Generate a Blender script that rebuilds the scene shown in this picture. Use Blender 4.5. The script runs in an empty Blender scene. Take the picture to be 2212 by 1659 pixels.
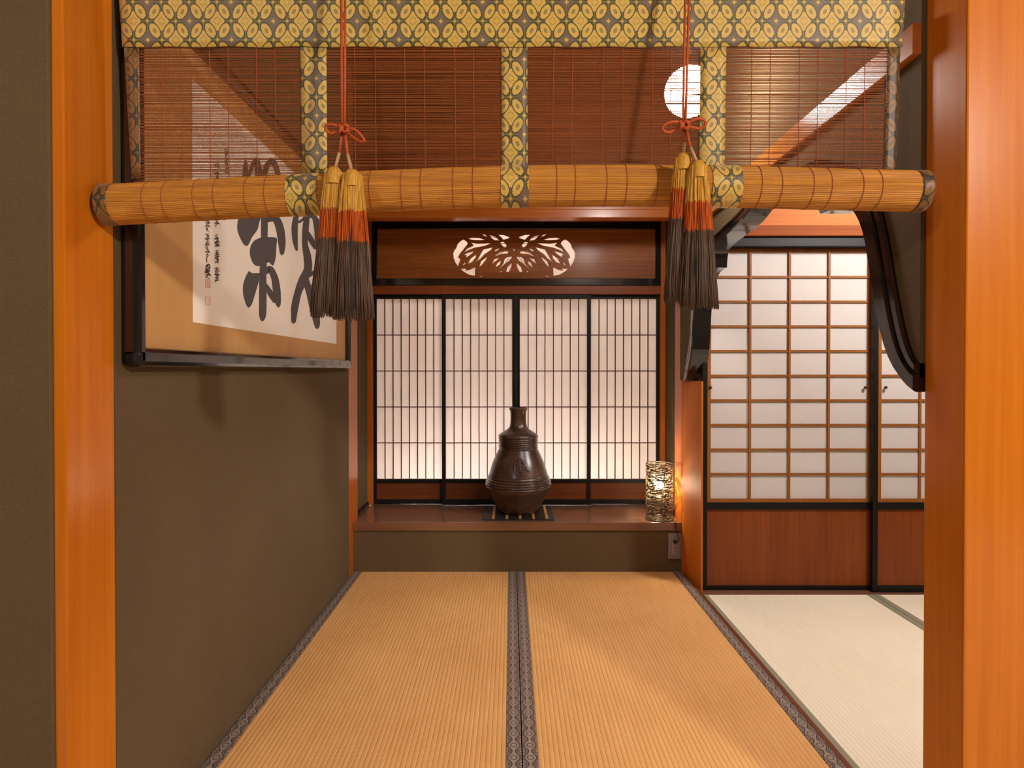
import bpy, bmesh, math, random
from mathutils import Vector
random.seed(7)
SC = bpy.context.scene
COL = SC.collection
R = math.radians

# ------------------------------------------------------------------ camera, world, exposure
IW, IH, FOC = 2212.0, 1659.0, 1350.0
PITCH = R(0.5)
CAMZ = 1.09
HX, HY = 1103.0, 800.0                       # vanishing point of the room depth
PPX, PPY = HX, HY + FOC * math.tan(PITCH)    # principal point
cd = bpy.data.cameras.new('camera')
cd.sensor_fit = 'HORIZONTAL'; cd.sensor_width = 36.0; cd.lens = 36.0 * FOC / IW
cd.shift_x = (IW / 2 - PPX) / IW; cd.shift_y = (PPY - IH / 2) / IW
cd.clip_start = 0.02
cam = bpy.data.objects.new('camera', cd); COL.objects.link(cam)
cam.location = (0, 0, CAMZ); cam.rotation_euler = (R(90) - PITCH, 0, 0)
SC.camera = cam
SC.view_settings.view_transform = 'Standard'; SC.view_settings.look = 'None'
SC.view_settings.gamma = 1.0; SC.view_settings.use_curve_mapping = False
SC.view_settings.exposure = 1.15
wd = bpy.data.worlds.new('world'); SC.world = wd; wd.use_nodes = True
wd.node_tree.nodes['Background'].inputs[0].default_value = (1.0, 0.86, 0.7, 1)
wd.node_tree.nodes['Background'].inputs[1].default_value = 0.05
LAMP_NEAR, LAMP_GLOBE, LAMP_SIDE, LAMP_WOVEN, LAMP_BACK = 300.0, 44.0, 100.0, 200.0, 55.0

def U(x, y, axis, val):
    """photo pixel -> point of the room on the plane axis = val"""
    cx, cy = (x - PPX) / FOC, -(y - PPY) / FOC
    d = Vector((cx, math.cos(PITCH) + cy * math.sin(PITCH), -math.sin(PITCH) + cy * math.cos(PITCH)))
    o = Vector((0, 0, CAMZ)); k = 'XYZ'.index(axis)
    return o + d * ((val - o[k]) / d[k])
def UX(x, Y, y=800): return U(x, y, 'Y', Y).x
def UZ(y, Y, x=1103): return U(x, y, 'Y', Y).z

# ------------------------------------------------------------------ shader helpers
def lin(r, g, b):
    f = lambda c: (c / 255) / 12.92 if c / 255 <= .04045 else ((c / 255 + .055) / 1.055) ** 2.4
    return (f(r), f(g), f(b), 1)
class NT:
    def __init__(s, name):
        s.m = bpy.data.materials.new(name); s.m.use_nodes = True
        s.t = s.m.node_tree; s.n = s.t.nodes; s.l = s.t.links
        s.b = s.n['Principled BSDF']; s.out = s.n['Material Output']
        s.co = s.n.new('ShaderNodeTexCoord')
    def set(s, **k):
        names = dict(rough='Roughness', metal='Metallic', coat='Coat Weight', coat_rough='Coat Roughness', spec='Specular IOR Level', sheen='Sheen Weight', trans='Transmission Weight')
        for a, v in k.items(): s.b.inputs[names[a]].default_value = v
        return s
    def put(s, sock, inp):
        if isinstance(sock, E): sock = sock.s
        s.l.new(sock, inp)
    def mapping(s, scale=(1, 1, 1), rot=(0, 0, 0), src='Object'):
        m = s.n.new('ShaderNodeMapping'); m.inputs['Scale'].default_value = scale; m.inputs['Rotation'].default_value = rot
        s.l.new(s.co.outputs[src], m.inputs[0]); return m.outputs[0]
    def noise(s, vec, scale=5, detail=4, rough=.55, dist=0):
        n = s.n.new('ShaderNodeTexNoise'); n.inputs['Scale'].default_value = scale; n.inputs['Detail'].default_value = detail
        n.inputs['Roughness'].default_value = rough; n.inputs['Distortion'].default_value = dist
        s.l.new(vec, n.inputs['Vector']); return n.outputs['Fac']
    def ramp(s, fac, stops, interp='LINEAR'):
        r = s.n.new('ShaderNodeValToRGB'); r.color_ramp.interpolation = interp
        el = r.color_ramp.elements
        while len(el) < len(stops): el.new(.5)
        for e, (p, c) in zip(el, stops): e.position = p; e.color = c
        s.put(fac, r.inputs[0]); return r.outputs[0]
    def mix(s, fac, a, b, mode='MIX'):
        m = s.n.new('ShaderNodeMix'); m.data_type = 'RGBA'; m.blend_type = mode
        for v, i in ((fac, 0), (a, 6), (b, 7)):
            if isinstance(v, (E,)): s.l.new(v.s, m.inputs[i])
            elif isinstance(v, (int, float, tuple)): m.inputs[i].default_value = v
            else: s.l.new(v, m.inputs[i])
        return m.outputs[2]
    def bump(s, h, strength=.3, dist=.002):
        b = s.n.new('ShaderNodeBump'); b.inputs['Strength'].default_value = strength; b.inputs['Distance'].default_value = dist
        s.put(h, b.inputs['Height']); s.l.new(b.outputs[0], s.b.inputs['Normal'])
    def color(s, c):
        if isinstance(c, tuple): s.b.inputs['Base Color'].default_value = c
        else: s.put(c, s.b.inputs['Base Color'])
        return s
    def xyz(s, src='Object'):
        p = s.n.new('ShaderNodeSeparateXYZ'); s.l.new(s.co.outputs[src], p.inputs[0])
        return [E(s, o) for o in p.outputs]
class E:
    def __init__(s, nt, sock): s.nt, s.s = nt, sock
    def op(s, kind, o=None, o2=None):
        n = s.nt.n.new('ShaderNodeMath'); n.operation = kind; s.nt.l.new(s.s, n.inputs[0])
        for i, v in ((1, o), (2, o2)):
            if v is None: continue
            if isinstance(v, E): s.nt.l.new(v.s, n.inputs[i])
            else: n.inputs[i].default_value = v
        return E(s.nt, n.outputs[0])
    def __add__(s, o): return s.op('ADD', o)
    def __sub__(s, o): return s.op('SUBTRACT', o)
    def __mul__(s, o): return s.op('MULTIPLY', o)
    def __truediv__(s, o): return s.op('DIVIDE', o)
    def abs(s): return s.op('ABSOLUTE')
    def floor(s): return s.op('FLOOR')
    def frac(s): return s.op('FRACT')
    def sin(s): return s.op('SINE')
    def lt(s, o): return s.op('LESS_THAN', o)
    def gt(s, o): return s.op('GREATER_THAN', o)
    def sqrt(s): return s.op('SQRT')
    def mod(s, o): return s.op('FLOORED_MODULO', o)
    def min(s, o): return s.op('MINIMUM', o)
    def max(s, o): return s.op('MAXIMUM', o)

WB = (.92, .79, .52)
def wood(name, c1, c2, axis='Z', rough=.32, coat=.35, fine=60, var=.5):
    t = NT(name); k = 'XYZ'.index(axis)
    c1, c2 = [tuple(v * f for v, f in zip(c, WB)) + (1,) for c in (c1, c2)]
    a = [fine] * 3; a[k] = fine * .022; b = [5.0] * 3; b[k] = .8
    n1 = t.noise(t.mapping(tuple(a)), 1, 5, .6); n2 = t.noise(t.mapping(tuple(b)), 1, 3, .5, 1.2)
    f = E(t, n1) * (1 - var) + E(t, n2) * var
    t.color(t.ramp(f, [(.32, c2), (.66, c1)])).set(rough=rough, coat=coat, coat_rough=.18, spec=.32)
    t.bump(n1, .06, .001); return t.m
def plain(name, c, **k):
    t = NT(name).color(c).set(**k); return t.m
def plaster(name, c1, c2):
    t = NT(name); v = t.mapping((1, 1, 1))
    n1 = t.noise(v, 260, 3, .7); n2 = t.noise(v, 3, 3, .5); n3 = t.noise(v, 900, 1, .5)
    c = t.ramp(E(t, n1) * .75 + E(t, n2) * .25, [(.35, c2), (.65, c1)])
    fleck = E(t, n3).gt(.73)
    t.color(t.mix(fleck * .25, c, lin(150, 135, 105))).set(rough=.93, spec=.1); t.bump(n1, .35, .0015); return t.m
def emit(name, c, s):
    m = bpy.data.materials.new(name); m.use_nodes = True; n = m.node_tree.nodes; n.clear()
    e = n.new('ShaderNodeEmission'); e.inputs[0].default_value = c; e.inputs[1].default_value = s
    o = n.new('ShaderNodeOutputMaterial'); m.node_tree.links.new(e.outputs[0], o.inputs[0]); return m

M = {}
M['post'] = wood('post_wood', lin(212, 134, 38), lin(190, 106, 20), 'Z', .24, 0)
M['dpost'] = wood('toko_post_wood', lin(200, 116, 38), lin(170, 86, 20), 'Z', .38, .2)
M['pillar'] = wood('pillar_wood', lin(206, 126, 30), lin(184, 100, 18), 'Z', .62, 0)
M['beam'] = wood('beam_wood', lin(192, 114, 46), lin(160, 84, 26), 'X', .3, .35)
M['beam2'] = wood('side_board_wood', lin(200, 124, 40), lin(174, 96, 22), 'X', .6, 0)
M['beam3'] = wood('side_beam_wood', lin(150, 84, 34), lin(124, 62, 22), 'X', .75, 0)
M['rail'] = wood('rail_wood', lin(205, 134, 78), lin(180, 108, 54), 'Y', .26, .4)
M['kamoi'] = wood('kamoi_wood', lin(150, 82, 34), lin(120, 58, 20), 'X', .45, .15)
M['boardwood'] = wood('shelf_wood', lin(142, 108, 98), lin(114, 80, 70), 'X', .2, .6, 40)
M['skirt'] = wood('skirt_wood', lin(144, 76, 24), lin(112, 52, 12), 'Z', .5, .1, 90)
M['skirt_s'] = wood('small_skirt_wood', lin(122, 66, 24), lin(92, 44, 12), 'X', .5, .1, 90)
M['carve'] = wood('transom_wood', lin(186, 118, 58), lin(128, 68, 28), 'X', .5, .1, 150, .4)
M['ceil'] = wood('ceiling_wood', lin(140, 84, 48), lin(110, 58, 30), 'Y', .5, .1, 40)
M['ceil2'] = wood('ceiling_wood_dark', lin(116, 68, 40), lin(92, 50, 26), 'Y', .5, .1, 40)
M['kumiko'] = wood('muntin_wood', lin(92, 54, 28), lin(66, 36, 16), 'Z', .5, 0)
M['kumiko2'] = wood('side_muntin_wood', lin(158, 104, 50), lin(126, 78, 34), 'Z', .5, 0)
M['lacq'] = plain('black_lacquer', lin(22, 20, 20), rough=.16, coat=.6, coat_rough=.06)
M['lacq2'] = plain('satin_black_lacquer', lin(20, 17, 15), rough=.5, spec=.25)
M['wall'] = plaster('olive_plaster', lin(106, 88, 64), lin(90, 74, 52))
M['white'] = plain('white_plaster', lin(225, 215, 200), rough=.9)
M['metal'] = plain('worn_metal', lin(120, 115, 105), rough=.4, metal=.8)
def paper_mat(name, c, tr):
    t = NT(name); n = t.noise(t.mapping((1, 1, 1)), 90, 4, .7)
    c2 = tuple(x * .95 for x in c[:3]) + (1,)
    col = t.ramp(n, [(.3, c2), (.7, c)]); t.color(col).set(rough=.9, spec=.1)
    tl = t.n.new('ShaderNodeBsdfTranslucent'); t.l.new(col, tl.inputs[0])
    mx = t.n.new('ShaderNodeMixShader'); mx.inputs[0].default_value = tr
    t.l.new(t.b.outputs[0], mx.inputs[1]); t.l.new(tl.outputs[0], mx.inputs[2]); t.l.new(mx.outputs[0], t.out.inputs[0])
    return t.m
M['paper'] = paper_mat('shoji_paper', lin(240, 234, 230), .42)
M['paper2'] = paper_mat('transom_backing_paper', lin(236, 228, 222), .4)
M['card'] = plain('ivory_calligraphy_paper', lin(248, 238, 226), rough=.9, spec=.1)
def gold_mount():
    t = NT('gold_mount_cloth'); n = t.noise(t.mapping((1, 1, 1)), 400, 2, .6); n2 = t.noise(t.mapping((1, 8, 2)), 2, 3)
    t.color(t.ramp(E(t, n) * .5 + E(t, n2) * .5, [(.3, lin(186, 134, 70)), (.7, lin(204, 152, 86))])).set(rough=.55, spec=.3, sheen=.2); return t.m
M['mount'] = gold_mount()
M['ink'] = plain('sumi_ink', lin(86, 80, 80), rough=.8)
M['ink2'] = plain('small_ink', lin(60, 52, 50), rough=.8)
M['seal'] = plain('seal_red', lin(238, 190, 160), rough=.9)

def brocade(name, tint):
    t = NT(name); x, y, z = t.xyz()
    a = x / .0296 + 200.0; b = z / .0392 + 200.31
    ia, ib = a.floor(), b.floor(); fa, fb = a.frac() - .5, b.frac() - .5
    par = (ia + ib).mod(2.0)                               # leaf direction
    s = par * 2.0 - 1.0
    p = (fa + s * fb) * .7071; q = (fa - s * fb) * .7071
    leafd = ((p / .5) * (p / .5) + (q / .31) * (q / .31)).sqrt()
    ang = (p * 60.0).sin() * .06
    leaf = (leafd + ang).lt(.92); leafcore = leafd.lt(.34); leafline = (leafd - .2).abs().lt(.13)
    va, vb = (a + .5).floor(), (b + .5).floor(); da, db = (a - va).abs(), (b - vb).abs()
    vp = (va + vb).mod(2.0)                                # 0: diamonds, 1: rosettes
    dd = da + db + ((da * 26.0).sin() * .03)
    third = (va * .5 + vb * .5 + vb * 1.0).floor().mod(3.0).lt(.5)
    dia = dd.lt(.47) * vp.lt(.5); diacore = dd.lt(.15) * vp.lt(.5); diaring = (dd - .25).abs().lt(.05) * vp.lt(.5)
    rr = (da * da * .75 + db * db * 1.2).sqrt()
    ros = rr.lt(.25) * vp.gt(.5); rosc = rr.lt(.075) * vp.gt(.5)
    n = t.noise(t.mapping((1, 1, 1)), 700, 2, .7); n2 = t.noise(t.mapping((1, 1, 1)), 9, 2)
    gold = t.ramp(E(t, n), [(.3, lin(204, 166, 80)), (.7, lin(234, 204, 122))])
    gold = t.mix(E(t, n2) * .35, gold, lin(218, 172, 62))
    grey, green, olive = lin(118, 102, 98), lin(66, 72, 36), lin(136, 120, 66)
    dcol = t.mix(third, gold, grey)
    c = t.mix(vp.gt(.5), dcol, grey)
    c = t.mix(diaring * .45, c, olive); c = t.mix(diacore, c, gold)
    c = t.mix(ros, c, olive); c = t.mix(rosc, c, gold)
    c = t.mix(leafd.lt(1.12), c, green)
    c = t.mix(leaf, c, gold); c = t.mix(leafline * .75, c, olive); c = t.mix(leafcore * .25, c, grey)
    c = t.mix(1.0, c, tint, 'MULTIPLY')
    t.color(c).set(rough=.45, spec=.4, sheen=.25); t.bump(n, .25, .0008); return t.m
M['brocade'] = brocade('gold_brocade', (.82, .80, .66, 1))
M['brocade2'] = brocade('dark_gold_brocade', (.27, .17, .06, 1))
def bamboo(name, c1, c2, rough=.38):
    t = NT(name); n = t.noise(t.mapping((2.2, 420, 420)), 1, 3, .6); n2 = t.noise(t.mapping((6, 150, 150)), 1, 5, .7)
    t.color(t.ramp(E(t, n) * .6 + E(t, n2) * .4, [(.34, c2), (.62, c1)])).set(rough=rough, spec=.3); t.bump(n, .2, .0008); return t.m
M['slat'] = bamboo('bamboo_slats', lin(150, 84, 38), lin(112, 56, 20), .55)
M['roll'] = bamboo('bamboo_roll', lin(204, 140, 56), lin(138, 80, 22), .6)
M['thread'] = plain('red_brown_thread', lin(150, 74, 34), rough=.8)
M['cord'] = plain('vermilion_cord', lin(176, 74, 22), rough=.6)
M['sleeve'] = plain('tan_cord_sleeve', lin(186, 146, 96), rough=.6)
def strand(name, c1, c2):
    t = NT(name); n = t.noise(t.mapping((500, 500, 12)), 1, 2, .6)
    t.color(t.ramp(n, [(.35, c2), (.65, c1)])).set(rough=.5, spec=.2); return t.m
M['sg'] = strand('gold_silk', lin(216, 166, 70), lin(172, 118, 36))
M['so'] = strand('orange_silk', lin(192, 90, 8), lin(142, 52, 3))
M['sd'] = strand('dark_brown_silk', lin(106, 84, 68), lin(66, 49, 40))
M['core'] = plain('tassel_core', lin(46, 34, 28), rough=.9)
def tatami(name, c1, c2, ribs=True):
    t = NT(name); x, y, z = t.xyz()
    n = t.noise(t.mapping((60, 4, 1)), 1, 4, .6); n2 = t.noise(t.mapping((1.2, 1.2, 1)), 2, 3, .5); n3 = t.noise(t.mapping((140, 700, 1)), 1, 2, .6)
    t.color(t.ramp(E(t, n) * .3 + E(t, n2) * .35 + E(t, n3) * .35, [(.36, c2), (.62, c1)])).set(rough=.62, spec=.25)
    w = (y * (2 * math.pi / .0062)).sin()
    t.bump(w * .5 + E(t, n3), .25, .0006); return t.m
M['tatami'] = tatami('aged_straw_tatami', lin(228, 176, 112), lin(208, 154, 90))
M['tatami2'] = tatami('cream_tatami', lin(240, 232, 210), lin(232, 221, 194))
M['heri2'] = plain('sage_border_cloth', lin(140, 136, 112), rough=.8)
def heri():
    t = NT('ogee_border_cloth'); x, y, z = t.xyz()
    u = (x / .0445); v = y / .058                       # u -.5 .. .5 across the border (mesh is centred on its own axis)
    ph = (v * (2 * math.pi)).op('COSINE')
    e1 = (u.abs() - (ph * .14 + .26)).abs(); e2 = (u.abs() - (ph * .14 + .38)).abs()
    line = e1.lt(.045) + e2.lt(.03)
    fv = (v + .5).frac() - .5
    r = (u * u + fv * fv * 1.6).sqrt()
    ring = (r - .2).abs().lt(.03)
    fv2 = v.frac() - .5; r2 = ((u.abs() - .5) * (u.abs() - .5) + fv2 * fv2 * 1.6).sqrt(); ring2 = (r2 - .17).abs().lt(.03)
    n = t.noise(t.mapping((1, 1, 1)), 900, 2)
    base = t.ramp(n, [(.3, lin(138, 120, 108)), (.7, lin(160, 144, 132))])
    msk = (line + ring + ring2).min(1.0)
    t.color(t.mix(msk, base, lin(66, 54, 50))).set(rough=.7, spec=.2); return t.m
M['heri'] = heri()
def vase_mat():
    t = NT('iron_brown_stoneware'); n = t.noise(t.mapping((1, 1, 1)), 9, 5, .6, .6); n2 = t.noise(t.mapping((1, 1, 1)), 160, 2)
    t.color(t.ramp(n, [(.3, lin(46, 30, 22)), (.5, lin(68, 48, 39)), (.72, lin(96, 70, 54))])).set(rough=.3, spec=.5, coat=.25, coat_rough=.25)
    t.bump(n2, .15, .001); return t.m
M['vase'] = vase_mat()
M['bronze'] = plain('dark_bronze_wire', lin(92, 80, 64), rough=.4, metal=.3)
M['plate'] = plain('grey_plate', lin(140, 132, 130), rough=.35, metal=.25)
M['plate2'] = plain('pale_grey_socket', lin(160, 154, 150), rough=.5)
M['cable'] = plain('black_cable', lin(16, 14, 14), rough=.5)
M['base'] = plain('black_tray', lin(30, 26, 22), rough=.5)
M['goldslat'] = plain('ochre_slat', lin(178, 124, 62), rough=.5)
M['globe'] = emit('globe_light', (1, .96, .90, 1), LAMP_GLOBE)
M['globe_near'] = emit('near_globe_light', (1, .95, .86, 1), LAMP_NEAR)
M['fill_near'] = emit('rear_fill_light', (1, .95, .86, 1), LAMP_NEAR * .16)
M['globe_side'] = emit('side_globe_light', (1, .98, .95, 1), LAMP_SIDE)
M['bulb'] = emit('woven_lamp_bulb', (1, .80, .54, 1), LAMP_WOVEN)
M['fill_tube'] = emit('upper_fill_tube', (1, .96, .94, 1), LAMP_BACK * .8)
M['tube'] = emit('tube_light', (1, .96, .94, 1), LAMP_BACK)

# ------------------------------------------------------------------ mesh helpers
def link(name, me, mat, parent=None, loc=None):
    o = bpy.data.objects.new(name, me); COL.objects.link(o)
    if mat is not None and not me.materials: me.materials.append(mat)
    if parent is not None:
        o.parent = parent
        pl = parent.location if parent.parent is None else parent.location + parent.parent.location
        o.location = (Vector(loc) if loc else Vector((0, 0, 0))) - pl
    elif loc: o.location = loc
    return o
def thing(name, label, cat, loc, group=None, kind=None):
    o = bpy.data.objects.new(name, None); COL.objects.link(o); o.location = loc; o.empty_display_size = .05
    return tag(o, label, cat, group, kind)
def tag(o, label, cat, group=None, kind=None):
    o['label'] = label; o['category'] = cat
    if group: o['group'] = group
    if kind: o['kind'] = kind
    return o
def from_bm(bm, smooth=False):
    me = bpy.data.meshes.new('mesh'); bmesh.ops.recalc_face_normals(bm, faces=bm.faces[:]); bm.to_mesh(me); bm.free()
    if smooth:
        for p in me.polygons: p.use_smooth = True
    return me
def box_mesh(sx, sy, sz, bevel=0.0, seg=2):
    bm = bmesh.new(); bmesh.ops.create_cube(bm, size=1)
    bmesh.ops.scale(bm, vec=(sx, sy, sz), verts=bm.verts)
    if bevel: bmesh.ops.bevel(bm, geom=bm.edges[:], offset=bevel, segments=seg, affect='EDGES', profile=.5)
    return from_bm(bm)
def box(name, x0, x1, y0, y1, z0, z1, mat, parent=None, bevel=0.0):
    """box whose mesh keeps room coordinates relative to its own centre"""
    me = box_mesh(abs(x1 - x0), abs(y1 - y0), abs(z1 - z0), bevel)
    return link(name, me, mat, parent, ((x0 + x1) / 2, (y0 + y1) / 2, (z0 + z1) / 2))
def pyd(verts, faces, smooth=False):
    me = bpy.data.meshes.new('mesh'); me.from_pydata([tuple(v) for v in verts], [], faces); me.update()
    bm = bmesh.new(); bm.from_mesh(me); bmesh.ops.recalc_face_normals(bm, faces=bm.faces[:]); bm.to_mesh(me); bm.free()
    if smooth:
        for p in me.polygons: p.use_smooth = True
    return me
def tube_data(path, rad, seg=8, caps=True, V=None, F=None):
    V = [] if V is None else V; F = [] if F is None else F
    path = [Vector(p) for p in path]; n = len(path); base = len(V)
    t0 = (path[1] - path[0]).normalized(); ref = Vector((0, 0, 1)) if abs(t0.z) < .9 else Vector((1, 0, 0))
    u = t0.cross(ref).normalized()
    for i in range(n):
        t = (path[min(i + 1, n - 1)] - path[max(i - 1, 0)]).normalized()
        u = (u - t * u.dot(t)).normalized(); w = t.cross(u)
        r = rad[i] if isinstance(rad, (list, tuple)) else rad
        for k in range(seg):
            a = 2 * math.pi * k / seg; V.append(path[i] + u * (r * math.cos(a)) + w * (r * math.sin(a)))
    for i in range(n - 1):
        for k in range(seg):
            F.append((base + i * seg + k, base + i * seg + (k + 1) % seg, base + (i + 1) * seg + (k + 1) % seg, base + (i + 1) * seg + k))
    if caps:
        F.append(tuple(base + k for k in range(seg))); F.append(tuple(base + (n - 1) * seg + k for k in range(seg)))
    return V, F
def tube(path, rad, seg=8): return pyd(*tube_data(path, rad, seg), smooth=True)
def spline(pts, n):
    """Catmull-Rom through tuples of any length, n samples per span"""
    out = []; P = [pts[0]] + list(pts) + [pts[-1]]
    for i in range(1, len(P) - 2):
        for k in range(n):
            t = k / n
            out.append(tuple(.5 * (2 * b + (c - a) * t + (2 * a - 5 * b + 4 * c - d) * t * t + (3 * b - a - 3 * c + d) * t ** 3) for a, b, c, d in zip(P[i - 1], P[i], P[i + 1], P[i + 2])))
    out.append(tuple(pts[-1])); return out
def lathe(profile, seg=64, center=(0, 0)):
    V, F = [], []
    for r, z in profile:
        for k in range(seg):
            a = 2 * math.pi * k / seg; V.append((center[0] + r * math.cos(a), center[1] + r * math.sin(a), z))
    for i in range(len(profile) - 1):
        for k in range(seg): F.append((i * seg + k, i * seg + (k + 1) % seg, (i + 1) * seg + (k + 1) % seg, (i + 1) * seg + k))
    return pyd(V, F, True)
def sphere_mesh(r, sub=3):
    bm = bmesh.new(); bmesh.ops.create_icosphere(bm, subdivisions=sub, radius=r); return from_bm(bm, True)

S = 'structure'
XL, XR, XM = -.853, .9225, .0325
ZC = 2.69                                     # ceiling of the small room
# ------------------------------------------------------------------ the setting
tag(box('floor', -2.6, 3.6, -2.2, 4.6, -.14, -.065, M['kamoi']), 'wooden underfloor beneath the tatami mats', 'floor', kind=S)
tag(box('floor', -2.5, 3.5, -2.2, 1.19, -.065, 0, M['tatami2']), 'matted floor of the room in front of the blind', 'floor', kind=S)
tag(box('trim_1', XL - .1, 1.06, 1.205, 1.392, -.065, .003, M['dpost'], bevel=.003), 'wooden threshold between the two near posts', 'threshold', kind=S)
# near wall, posts, lintel
tag(box('wall_near_left', -2.6, -.8755, 1.19, 1.33, 0, 2.75, M['wall'], bevel=.004), 'olive plaster wall left of the near left post', 'wall', kind=S)
tag(box('wall_near_right', 1.085, 3.6, 1.29, 1.385, 0, 2.75, M['wall']), 'olive plaster wall right of the near right post', 'wall', kind=S)
tag(box('trim_2', -.99, XL, 1.198, 1.346, .003, 2.75, M['post'], bevel=.003), 'glossy orange wooden post at the left of the blind', 'post', kind=S)
tag(box('trim_3', XR - .003, 1.09, 1.264, 1.389, .003, 2.75, M['post'], bevel=.004), 'glossy orange wooden post at the right of the blind', 'post', kind=S)
tag(box('trim_4', XL, XR - .003, 1.27, 1.385, 1.975, 2.1, M['beam'], bevel=.003), 'wooden lintel from which the bamboo blind hangs', 'lintel', kind=S)
tag(box('wall_near_top', XL, XR - .003, 1.29, 1.37, 2.1, 2.75, M['wall']), 'plaster strip above the near lintel', 'wall', kind=S)
# side walls of the small room
tag(box('wall_left', -.97, XL, 1.346, 3.29, -.065, ZC, M['wall']), 'long olive plaster wall on the left behind the framed calligraphy', 'wall', kind=S)
tag(box('wall_toko_left', -.99, -.872, 3.48, 3.88, 0, 2.06, M['wall']), 'plaster side wall of the alcove at the left', 'wall', kind=S)
tag(box('wall_toko_right', .94, 1.06, 3.511, 3.88, 0, 2.06, M['wall']), 'plaster side wall of the alcove at the right behind the woven lamp', 'wall', kind=S)
tag(box('trim_5', -.97, XL, 3.29, 3.48, 0, 2.75, M['dpost'], bevel=.003), 'slim orange corner post at the left of the alcove', 'post', kind=S)
tag(box('trim_6', XR, 1.05, 3.363, 3.511, 0, 2.75, M['dpost'], bevel=.003), 'orange corner post at the right of the alcove beside the woven lamp', 'post', kind=S)
# tapering side board between alcove post and side screens
YS = 3.10
v = [(XR + .001, 3.36), (XR + .026, YS + .005), (.957, YS + .005), (.957, 3.36)]
V = [(a, b, z) for z in (-.065, 1.035) for a, b in v]
tag(link('trim_7', pyd(V, [(0, 1, 2, 3), (4, 5, 6, 7)] + [(i, (i + 1) % 4, 4 + (i + 1) % 4, 4 + i) for i in range(4)]), M['pillar']), 'broad orange pillar face between the alcove and the side room screens', 'pillar', kind=S)
# alcove (tokonoma)
YP, YB = 3.375, 3.82
tag(box('wall_back', XL, XR, YP, YP + .04, -.065, .2225, M['wall']), 'low olive plaster plinth under the alcove shelf', 'wall', kind=S)
zt, zb = UZ(1129, YP - .008), UZ(1147, YP - .008)
tag(box('trim_8', XL + .001, XR - .001, YP - .008, YB + .05, .2225, .2675, M['boardwood'], bevel=.003), 'glossy red brown shelf board of the alcove', 'shelf board', kind=S)
tag(box('baseboard_left', -.871, -.862, 3.482, YB - .03, .268, .292, M['lacq2']), 'black baseboard along the left side of the alcove', 'baseboard', kind=S)
tag(box('baseboard_right', .93, .939, 3.513, YB - .03, .268, .292, M['lacq2']), 'black baseboard along the right side of the alcove', 'baseboard', kind=S)
xa, xb = UX(796, YB), UX(806, YB); xc, xd = UX(1425, YB), UX(1434, YB)
tag(box('trim_9', xa - .03, xb - .001, YB - .02, YB + .06, .268, 2.06, M['dpost'], bevel=.002), 'slim wooden jamb left of the alcove screens', 'jamb', kind=S)
tag(box('trim_10', xc + .001, xd + .03, YB - .02, YB + .06, .268, 2.06, M['dpost'], bevel=.002), 'slim wooden jamb right of the alcove screens', 'jamb', kind=S)
tag(box('trim_11', xb, xc, YB - .025, YB + .06, UZ(636, YB), UZ(618.5, YB), M['kamoi'], bevel=.002), 'brown head rail between the alcove screens and the carved transom', 'head rail', kind=S)
tag(box('trim_12', XL, XR, 3.37, 3.45, UZ(470, 3.37), UZ(452, 3.37), M['beam'], bevel=.003), 'bright orange lower lintel across the alcove front', 'lintel', kind=S)
tag(box('trim_13', XL, XR, 3.385, 3.45, UZ(452, 3.37) + .001, UZ(425, 3.37), M['beam'], bevel=.003), 'reddish upper lintel across the alcove front', 'lintel', kind=S)
tag(box('trim_14', xb, xc, YB - .02, YB + .06, UZ(481, YB), UZ(462, YB), M['kamoi'], bevel=.002), 'dark beam above the carved transom', 'beam', kind=S)
tag(box('ceiling_toko', -.95, 1.0, 3.45, 3.9, UZ(462, YB), UZ(462, YB) + .04, M['ceil2']), 'dark wooden ceiling of the alcove', 'ceiling', kind=S)
# added light box behind the alcove screens, unseen, keeps out world light
tag(box('wall_lightbox_back', -1.1, 1.2, 4.28, 4.33, 0, 2.3, M['white']), 'white back of the added light box behind the alcove screens', 'wall', kind=S)
tag(box('wall_lightbox_left', -1.1, -1.05, 3.88, 4.28, 0, 2.3, M['white']), 'white left cheek of the added light box behind the alcove screens', 'wall', kind=S)
tag(box('wall_lightbox_right', 1.15, 1.2, 3.88, 4.28, 0, 2.3, M['white']), 'white right cheek of the added light box behind the alcove screens', 'wall', kind=S)
tag(box('ceiling_lightbox', -1.1, 1.2, 3.88, 4.33, 2.3, 2.34, M['white']), 'white top of the added light box behind the alcove screens', 'ceiling', kind=S)
def tube_lamp(label, z, mat):
    t = thing('tube_lamp', label, 'lamp', (0, 4.21, z))
    link('tube', tube([(-.75, 4.21, z), (.8, 4.21, z)], .018, 16), mat, t)
    for sx in (-.76, .81): box('bracket', sx - .02, sx + .02, 4.13, 4.279, z - .03, z + .03, M['plate2'], t, .003)
tube_lamp('white tube lamp low behind the alcove screens', .3, M['tube']); tube_lamp('added fill tube high behind the carved transom', 2.12, M['fill_tube'])  # upper tube is added to brighten the transom openings from behind

# ceiling of the small room
c = thing('ceiling', 'red brown wooden board ceiling behind the blind', 'ceiling', (0, 2.4, ZC), kind=S)
for i in range(7):
    x = -.97 + i * .2858; box('ceiling_board', x + .001, x + .2838, 1.392, 3.392, ZC, ZC + .02, M['ceil'], c, .002)
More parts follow.
